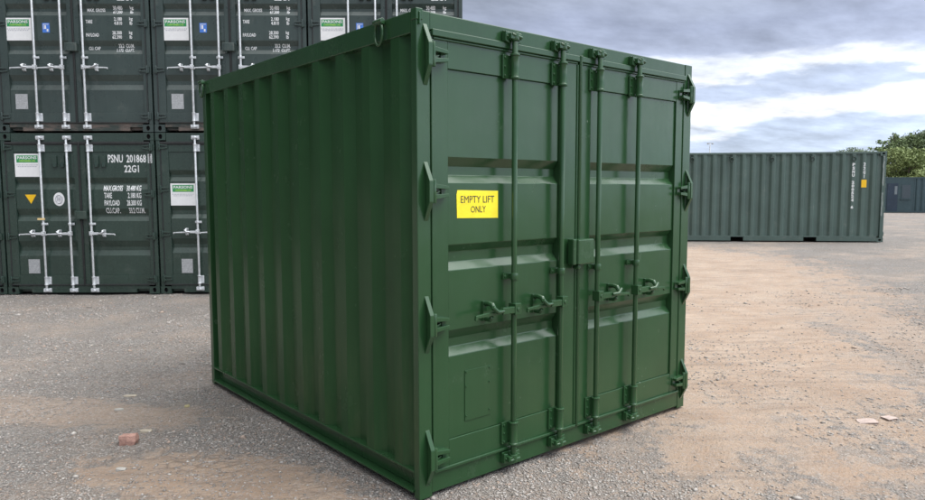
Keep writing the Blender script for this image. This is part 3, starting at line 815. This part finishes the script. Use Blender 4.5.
proto_rc = build_container('x', WS, HS, LS, params_stack(M_rc))

NUM_LO = [('PSNU', 1.690, 1.930, 2.118, 2.246), ('201868', 1.985, 2.300, 2.118, 2.246), ('1', 2.352, 2.380, 2.135, 2.228), ('22G1', 1.945, 2.180, 1.962, 2.078)]
TXT_LO = [('MAX.GROSS', 1.600, 1.905, 1.662, 1.755), ('30.480 KG', 1.965, 2.200, 1.662, 1.755), ('TARE', 1.605, 1.730, 1.550, 1.638), ('2.180 KG', 1.985, 2.200, 1.550, 1.638),
          ('PAYLOAD', 1.605, 1.850, 1.430, 1.520), ('28.300 KG', 1.965, 2.200, 1.430, 1.520), ('CU.CAP.', 1.620, 1.850, 1.305, 1.395), ('33.2 CU.M.', 1.990, 2.245, 1.305, 1.395)]
u = HS
def up_text():
    z = lambda a, b: (a-u-0.012, b-u-0.012)
    return [('MAX. GROSS', 1.457, 1.740, *z(4.482, 4.535)), ('30.480', 1.865, 2.010, *z(4.515, 4.572)), ('67.200', 1.865, 2.010, *z(4.452, 4.506)), ('kg', 2.130, 2.184, *z(4.508, 4.570)), ('lb', 2.135, 2.180, *z(4.452, 4.506)),
            ('TARE', 1.440, 1.545, *z(4.298, 4.353)), ('2.180', 1.885, 2.010, *z(4.338, 4.394)), ('4.810', 1.885, 2.010, *z(4.275, 4.330)), ('kg', 2.125, 2.178, *z(4.330, 4.394)), ('lb', 2.130, 2.172, *z(4.275, 4.330)),
            ('PAYLOAD', 1.436, 1.640, *z(4.093, 4.147)), ('28.300', 1.850, 2.000, *z(4.125, 4.182)), ('62.390', 1.850, 2.000, *z(4.060, 4.115)), ('kg', 2.115, 2.165, *z(4.118, 4.182)), ('lb', 2.120, 2.160, *z(4.060, 4.115)),
            ('CU. CAP', 1.456, 1.640, *z(3.893, 3.945)), ('33.2  CU.M.', 1.930, 2.175, *z(3.928, 3.985)), ('1.172  CU.FT.', 1.900, 2.175, *z(3.862, 3.915))]
NUM_UP = [('PSNU 2018%s', 1.690, 2.330, 2.118, 2.246)]

lower = [(-1, 'dark green container at the far left edge of the bottom row, mostly out of frame'),
         (0, 'dark green bottom row container with a yellow triangle and round white sticker on its door'),
         (1, 'dark green container right of the yellow triangle one, half behind the green box'),
         (2, 'dark bottom row container fully behind the foreground box, under the rightmost upper one')]
upper = [(0, 'slate green container resting on the one with the yellow triangle, leftmost of the upper row'),
         (1, 'slate green container in the middle of the upper row, between two others'),
         (2, 'slate green container at the right end of the upper row, behind the green box')]
EX_LO = dict(sign=(.204, .606, 1.895, 2.262), csc=(.337, .520, .335, .565), tri=True, digit=(2.335, 2.398, 2.112, 2.252))
EX_LO2 = dict(sign=(.205, .610, 1.430, 1.785), csc=(.340, .520, .335, .565), digit=(2.335, 2.398, 2.112, 2.252))
EX_UP = dict(sign=(.175, .585, 1.432, 1.780), csc=(.276, .467, .362, .600), blue=(.757, .871, 1.554, 1.702))
def place(proto, first, k, z, label):
    o = proto if first else copy_tree(proto)
    p = S0 + sd*(k*PITCH_S + 0.0145)
    o.location = (p.x, p.y, z); o.rotation_euler = (0, 0, S_ROT); o['label'] = label
    return o
# copies are made before the individual lettering goes on
LO = [place(proto_lo if k < 1 else proto_l2, k in (-1, 1), k, 0.0, lab) for k, lab in lower]
UP = [place(proto_up, k == 0, k, HS+0.012, lab) for k, lab in upper]
for k in (-1, -2, -3, -4, -5):      # unseen bays added on the left, something dark for the green side to reflect
    if k < -1: place(proto_lo, False, k, 0.0, 'unseen dark container added left of the frame for the green box side to reflect')
    place(proto_up, False, k, HS+0.012, 'unseen dark container added left of the frame for the green box side to reflect')
def idu(n, chk): return [('PSNU', 1.690, 1.930, 2.180, 2.300), (n, 1.985, 2.290, 2.180, 2.300), (chk, 2.350, 2.384, 2.190, 2.285), ('22G1', 1.945, 2.180, 2.045, 2.145)]
def idn(n, chk): return [('PSNU', 1.690, 1.930, 2.118, 2.246), (n, 1.985, 2.300, 2.118, 2.246), (chk, 2.350, 2.384, 2.135, 2.228), ('22G1', 1.945, 2.180, 1.962, 2.078)]
decals(LO[0], 0, idn('201867', '6'), TXT_LO, dict(EX_LO, tri=False))
decals(LO[1], 0, NUM_LO, TXT_LO, EX_LO)
decals(LO[2], 0, idn('201870', '1'), TXT_LO, EX_LO2, BANDS_U)
decals(LO[3], 0, idn('201871', '7'), TXT_LO, EX_LO2, BANDS_U)
for o, n in zip(UP, ('201874', '201875', '201879')): decals(o, 1, idu(n, '3'), up_text(), EX_UP, BANDS_U)

# ------------------------------------------------------------------ container to the right
T = Vector((19.9191, 4.5095, 0.161)); T_E = -0.8048
rc = proto_rc
rc.location = T; rc.rotation_euler = (0, 0, math.pi/2 + T_E)
tag(rc, 'weathered grey green container standing alone on the right, long corrugated side towards us', 'shipping container')
for k_ in ('group',):
    if k_ in rc: del rc[k_]
def side_x(yy):
    y0, y1 = 0.1855, LS-0.0605; n = round((y1-y0)/0.278); p = (y1-y0)/n; f = max(0.0, (yy-y0)/p) % 1.0; fl = 0.27
    a, b, c, d = fl*.5, .5-fl*.5, .5+fl*.5, 1-fl*.5
    if f < a or f > d: return 0.050
    if f < b: return 0.050-(f-a)/(b-a)*0.046
    if f < c: return 0.004
    return 0.004+(f-c)/(d-c)*0.046
def side_text(items, name, mat, parent):
    bm = text_bm([(s, -y1, -y0, z0, z1) for s, y0, y1, z0, z1 in items], 0.045)
    es = bm.edges[:]
    bmesh.ops.triangulate(bm, faces=bm.faces[:])
    for v in bm.verts:
        yy = -v.co.x; v.co = Vector((side_x(yy)-0.004, yy, v.co.z))
    return obj(name, bm, mat, parent)
sp = child(rc, 'side_panel', 0)
chars = 'PSNU 200524 6'
items = []
z = 2.266
step = (2.266-0.947)/len(chars)
for ch in chars:
    if ch != ' ': items.append((ch, 0.846, 0.918, z-step*0.86, z))
    z -= step
side_text(items, 'side_number', M_stencil, sp)
items = []
z = 2.283
for ch in '22G1':
    items.append((ch, *((0.555, 0.620) if ch != '1' else (0.578, 0.596)), z-0.098, z)); z -= 0.116
side_text(items, 'side_code', M_stencil, sp)
bm = bmesh.new(); bx(bm, -0.002, 0.002, 0.515, 0.655, 1.570, 1.790); obj('yellow_label', bm, M_amber, sp)
bm = bmesh.new()
for ys in (0.88, 2.02, 3.14, 4.27, 5.39):
    b2 = bmesh.new(); ring(b2, (-0.006, ys, 2.385), 0.050, 0.060, 0.012, 'x', 14, 6); bx(b2, -0.012, 0.04, ys-0.05, ys+0.05, 2.44, 2.47)
    obj('lashing_ring', b2, M_dark, rc)
bm.free()
for z0, z1, a, b in ((1.62, 2.30, .045, .075), (0.75, 1.42, .05, .078), (2.30, 2.46, .04, .06)):
    bm = bmesh.new()
    pts = [(a+random.uniform(-.012, .012)+0.007*math.sin(k), z0+(z1-z0)*k/9) for k in range(10)] + [(b+random.uniform(-.01, .02)+0.007*math.sin(k), z0+(z1-z0)*k/9) for k in range(9, -1, -1)]
    prism(bm, pts, 'x', -0.0015, 0.0005); obj('paint_scrape', bm, M_pale, child(rc, 'corner_post', 0))

# ------------------------------------------------------------------ site cabin far right
def cabin():
    d = 50.4
    def at(px, dep):
        return CAM + Vector((math.sin(YAW), math.cos(YAW), 0))*dep + rt*((px-462.5)/691.2*dep)
    p0 = at(879, d+0.4); p1 = at(950, d-0.6)
    ang = math.atan2(p1.y-p0.y, p1.x-p0.x)
    r = thing('site_cabin', 'dark blue grey steel site cabin far off behind the right container', 'cabin', (p0.x, p0.y, gz_base(p0.x, p0.y)-0.02), ang)
    Lc, Wc, Hc, fl = 6.06, 2.44, 2.6, 2.25
    bm = bmesh.new(); bx(bm, 0.06, fl, 0.0, 0.05, 0.14, Hc-0.1); obj('flat_wall', bm, M_blue, r)
    bm = bmesh.new(); corr(bm, fl+0.001, Lc-0.06, 0.14, Hc-0.1, 0.0, 0.05, 0.36)
    for v in bm.verts: v.co = Vector((v.co.y, v.co.x, v.co.z))
    obj('corrugated_wall', bm, M_blue, r)
    bm = bmesh.new(); bx(bm, 0, Lc, -0.01, 0.06, Hc-0.1, Hc); bx(bm, 0, Lc, -0.01, 0.06, 0.03, 0.14); bx(bm, 0, 0.06, -0.008, 0.06, 0.14, Hc-0.1); bx(bm, Lc-0.06, Lc, -0.008, 0.06, 0.14, Hc-0.1)
    bx(bm, fl-0.04, fl+0.04, -0.012, 0.06, 0.14, Hc-0.1); obj('frame', bm, M_blue, r)
    bm = bmesh.new(); bx(bm, 0.002, Lc-0.002, 0.061, Wc, 0.05, Hc-0.012); obj('body', bm, M_blue, r)
    bm = bmesh.new(); bx(bm, 0.45, 1.15, -0.03, 0.0, 0.16, 2.15); dr_ = obj('door', bm, paint('blue_door_paint', (0.016, 0.032, 0.055), .4), r)
    bm = bmesh.new(); bx(bm, 0.93, 1.10, -0.036, -0.031, 1.35, 1.95); obj('door_glass', bm, simple('pale_blind', (0.16, 0.19, 0.21), .4), dr_)
    bm = bmesh.new(); bx(bm, 1.38, 2.02, -0.02, 0.0, 1.02, 2.08); bx(bm, 1.33, 2.07, -0.05, 0.0, 0.96, 1.018); w_ = obj('window', bm, M_blue, r)
    bm = bmesh.new(); bx(bm, 1.43, 1.97, -0.026, -0.021, 1.07, 2.03); obj('pane', bm, simple('shuttered_pane', (0.05, 0.07, 0.085), .3), w_)
cabin()

# ------------------------------------------------------------------ trees and mast in the distance
def at(px, dep, z=0.0):
    p = CAM + Vector((math.sin(YAW), math.cos(YAW), 0))*dep + rt*((px-462.5)/691.2*dep)
    return Vector((p.x, p.y, z))
def leafmat(name, a, b):
    t = NT(name); g = t.new('ShaderNodeNewGeometry')
    n = t.noise(t.coord(), 0.7, 3)
    f = t.math('ADD', t.math('MULTIPLY', g.outputs['Random Per Island'], 0.6), t.math('MULTIPLY', n, 0.5), True)
    return t.out(col=t.mix(f, a, b), rough=0.75, spec=0.2)
LEAF = [leafmat('mid_green_leaves', (0.110, 0.165, 0.075), (0.225, 0.290, 0.145)), leafmat('yellow_green_leaves', (0.135, 0.185, 0.065), (0.250, 0.300, 0.130)), leafmat('dull_green_leaves', (0.105, 0.150, 0.090), (0.195, 0.245, 0.145))]
M_bark = simple('bark', (0.11, 0.085, 0.065), 0.9, 0, 0.3, 8, 0.5)
def tree(name, label, loc, h, wid, mat, seed, n=2600, leaf=0.26, low=0.12, sparse=False):
    rr = np.random.default_rng(seed); rp = random.Random(seed)
    r = thing(name, label, 'tree', loc, rp.random()*6.28, 'trees beyond the yard')
    bm = bmesh.new()
    tube(bm, [(0, 0, -0.1), (0.05, 0.02, h*0.3), (-0.04, 0.05, h*0.62), (0.02, 0, h*0.9)], [h*0.024, h*0.018, h*0.011, h*0.003], 8)
    tips = []
    for k in range(15):
        zf = 0.16+0.75*k/15; a = k*2.4+rp.random(); ln = wid*0.5*(1-0.55*abs(zf-0.42))*(0.6+0.5*rp.random())
        p0 = Vector((0, 0, h*zf)); p2 = p0+Vector((math.cos(a)*ln, math.sin(a)*ln, h*0.10*(0.3+rp.random()))); p1 = (p0+p2)/2+Vector((0, 0, h*0.02))
        tube(bm, [p0, p1, p2], [h*0.008, h*0.005, h*0.002], 5); tips += [p2, p1]
    obj('trunk', bm, M_bark, r)
    # leaf clumps round the limb ends and the top
    cl = [Vector(t) for t in tips] + [Vector((rp.gauss(0, wid*.10), rp.gauss(0, wid*.10), h*(0.80+0.16*rp.random()))) for _ in range(7)]
    for _ in range(0 if sparse else 22):
        a = rp.random()*6.28; zf = low+(0.92-low)*rp.random(); rad = wid*0.5*math.sqrt(max(0.05, 1-((zf-0.45)/0.58)**2))*(0.55+0.45*rp.random())
        cl.append(Vector((math.cos(a)*rad, math.sin(a)*rad, h*zf)))
    cl = np.array([tuple(c) for c in cl]); cr_ = (0.10+0.10*rr.random(len(cl)))*wid*(0.6 if sparse else 1)
    w_ = cr_**2; ci = rr.choice(len(cl), n, p=w_/w_.sum())
    d = rr.normal(size=(n, 3)); d /= np.linalg.norm(d, axis=1)[:, None]
    c = cl[ci]+d*(cr_[ci]*rr.random(n)**0.45)[:, None]*np.array([1.1, 1.1, 0.8])
    c[:, 2] = np.clip(c[:, 2], 0.15, h)
    a_ = rr.normal(size=(n, 3)); a_ /= np.linalg.norm(a_, axis=1)[:, None]
    b_ = np.cross(a_, d+0.01); b_ /= np.linalg.norm(b_, axis=1)[:, None]
    s = leaf*(0.6+0.8*rr.random(n))[:, None]
    V = np.stack([c-a_*s*.5, c+b_*s*.28, c+a_*s*.5, c-b_*s*.28], 1).reshape(-1, 3)
    me = bpy.data.meshes.new('crown'); F = np.arange(4*n, dtype='i')
    me.vertices.add(4*n); me.vertices.foreach_set('co', V.astype('f').ravel()); me.loops.add(4*n); me.loops.foreach_set('vertex_index', F)
    me.polygons.add(n); me.polygons.foreach_set('loop_start', np.arange(0, 4*n, 4, dtype='i')); me.update(calc_edges=True)
    me.materials.append(mat); link(bpy.data.objects.new('crown', me), r)
TREES = [
    ('low dull tree just showing over the right container roof, leftmost of the trees', 842, 118, 8.4, 6, 2), ('second low dull tree over the right container roof, close to the post', 856, 112, 8.5, 6, 2),
    ('thin sparse tree rising directly above the right container corner post', 880, 74, 7.1, 3.2, 0),     ('tall narrow green tree just right of the container corner, second from the sparse one', 891, 88, 8.9, 4.0, 0),
    ('tall narrow dull tree over the left half of the blue grey cabin', 901, 91, 8.9, 4.0, 2),
    ('tall narrow green tree over the middle of the blue grey cabin', 911, 88, 9.1, 4.2, 0), ('tall dull tree near the right frame edge, behind the yellowish ones', 920, 90, 9.4, 4.2, 2),
    ('darkest and tallest tree, cut by the right frame edge', 932, 86, 10.0, 5.5, 2), ('short yellow green tree in front, next to the container corner', 893, 70, 5.9, 5, 1),
    ('short yellow green tree in front, above the cabin window', 907, 68, 5.6, 5, 1), ('short mid green tree in front, at the right frame edge', 924, 70, 5.2, 5, 0),
    ('tree on the skyline out to the right of the frame edge', 960, 95, 9.8, 7, 0)]
for i, (lab, px, dep, hh, wd, mi) in enumerate(TREES[:-1]):
    tree('broadleaf_tree', lab, at(px, dep), hh, wd, LEAF[mi], 11+i, n=1600 if 'sparse' in lab else 6000, leaf=0.24, sparse='sparse' in lab)
bm = bmesh.new()
m0 = at(708, 100)
tube(bm, [(0, 0, 0), (0, 0, 8.4)], [0.11, 0.06], 8)
mast = thing('floodlight_mast', 'thin distant floodlight mast on the skyline above the right container roof', 'mast', m0, -YAW)
obj('pole', bm, M_plate, mast)
bm = bmesh.new(); bx(bm, -0.42, 0.42, -0.04, 0.04, 8.35, 8.43); obj('crossbar', bm, M_plate, mast)
for s in (-0.32, 0.32):
    bm = bmesh.new(); bx(bm, s-0.09, s+0.09, -0.2, 0.05, 8.20, 8.345); obj('floodlight', bm, M_plate, mast)

# ------------------------------------------------------------------ rubble lying about
def lump(name, label, cat, x, y, size, mat, seed, sharp=0.25, rz=0.0, group=None, sink=0.2):
    rp = random.Random(seed); bm = bmesh.new()
    bmesh.ops.create_cube(bm, size=1.0)
    bmesh.ops.subdivide_edges(bm, edges=bm.edges[:], cuts=3, use_grid_fill=True)
    for v in bm.verts:
        n_ = v.co.normalized()*0.62
        v.co = v.co.lerp(n_, sharp)
        v.co += noise.noise_vector(v.co*2.3+Vector((seed, 0, 0)))*0.10 + noise.noise_vector(v.co*6+Vector((0, seed, 0)))*0.03
        v.co = Vector((v.co.x*size[0], v.co.y*size[1], v.co.z*size[2]))
    for f in bm.faces: f.smooth = False
    o = obj(name, bm, mat); o.location = (x, y, gz(x, y)+size[2]*(0.5-sink)); o.rotation_euler = (rp.uniform(-.08, .08), rp.uniform(-.08, .08), rz)
    return tag(o, label, cat, group)
M_brick = simple('broken_brick', (0.40, 0.235, 0.19), 0.9, 0, 0.25, 30, 0.6)
M_pink = simple('pink_tile', (0.38, 0.30, 0.265), 0.8, 0, 0.15, 30, 0.3)
M_palestone = simple('pale_stone', (0.36, 0.345, 0.315), 0.9, 0, 0.15, 30, 0.4)
M_buff = simple('buff_stone', (0.36, 0.315, 0.25), 0.9, 0, 0.2, 30, 0.4)
def gpt(u, v):
    d = fw*691.2 + r2*(u-462.5) - u2*(v-250); k = -CAM.z/d.z; return CAM + d*k
def rub(name, label, cat, u, v, size, mat, seed, sharp=0.25, rz=0.0, sink=0.2):
    p = gpt(u, v); lump(name, label, cat, p.x, p.y, size, mat, seed, sharp, rz, None, sink)
rub('broken_brick', 'red brick lump lying on the gravel left of the green box', 'brick', 129, 441, (0.105, 0.075, 0.07), M_brick, 3, 0.3, -0.6, 0.12)
rub('stone', 'flat buff stone just behind the red brick lump', 'stone', 146, 430, (0.075, 0.036, 0.018), M_buff, 5, 0.5, -0.5)
rub('stone', 'flat white stone in front of the red brick lump, near bottom left', 'stone', 121, 467, (0.055, 0.032, 0.016), M_palestone, 6, 0.5, -0.6)
rub('stone', 'pale flat stone further up than the brick, left of the box corner', 'stone', 119, 409, (0.06, 0.036, 0.015), M_palestone, 8, 0.5, -0.3)
rub('stone', 'flat buff slab beyond the pale one, left of the box corner', 'stone', 130, 394, (0.09, 0.045, 0.014), M_buff, 9, 0.5, -0.6)
rub('stone', 'small yellowish pebble on grey gravel, nearest the box bottom rail', 'stone', 187, 406, (0.035, 0.03, 0.02), simple('yellow_pebble', (0.38, 0.33, 0.18), .8), 12, 0.6)
rub('tile_fragment', 'larger pink tile fragment lying flat on the gravel at right', 'tile', 867, 420.5, (0.13, 0.075, 0.012), M_pink, 15, 0.08, -0.75, 0.0)
rub('tile_fragment', 'smaller pink tile fragment lying just behind the larger one at right', 'tile', 889, 417, (0.10, 0.07, 0.012), M_pink, 17, 0.08, -0.3, 0.0)
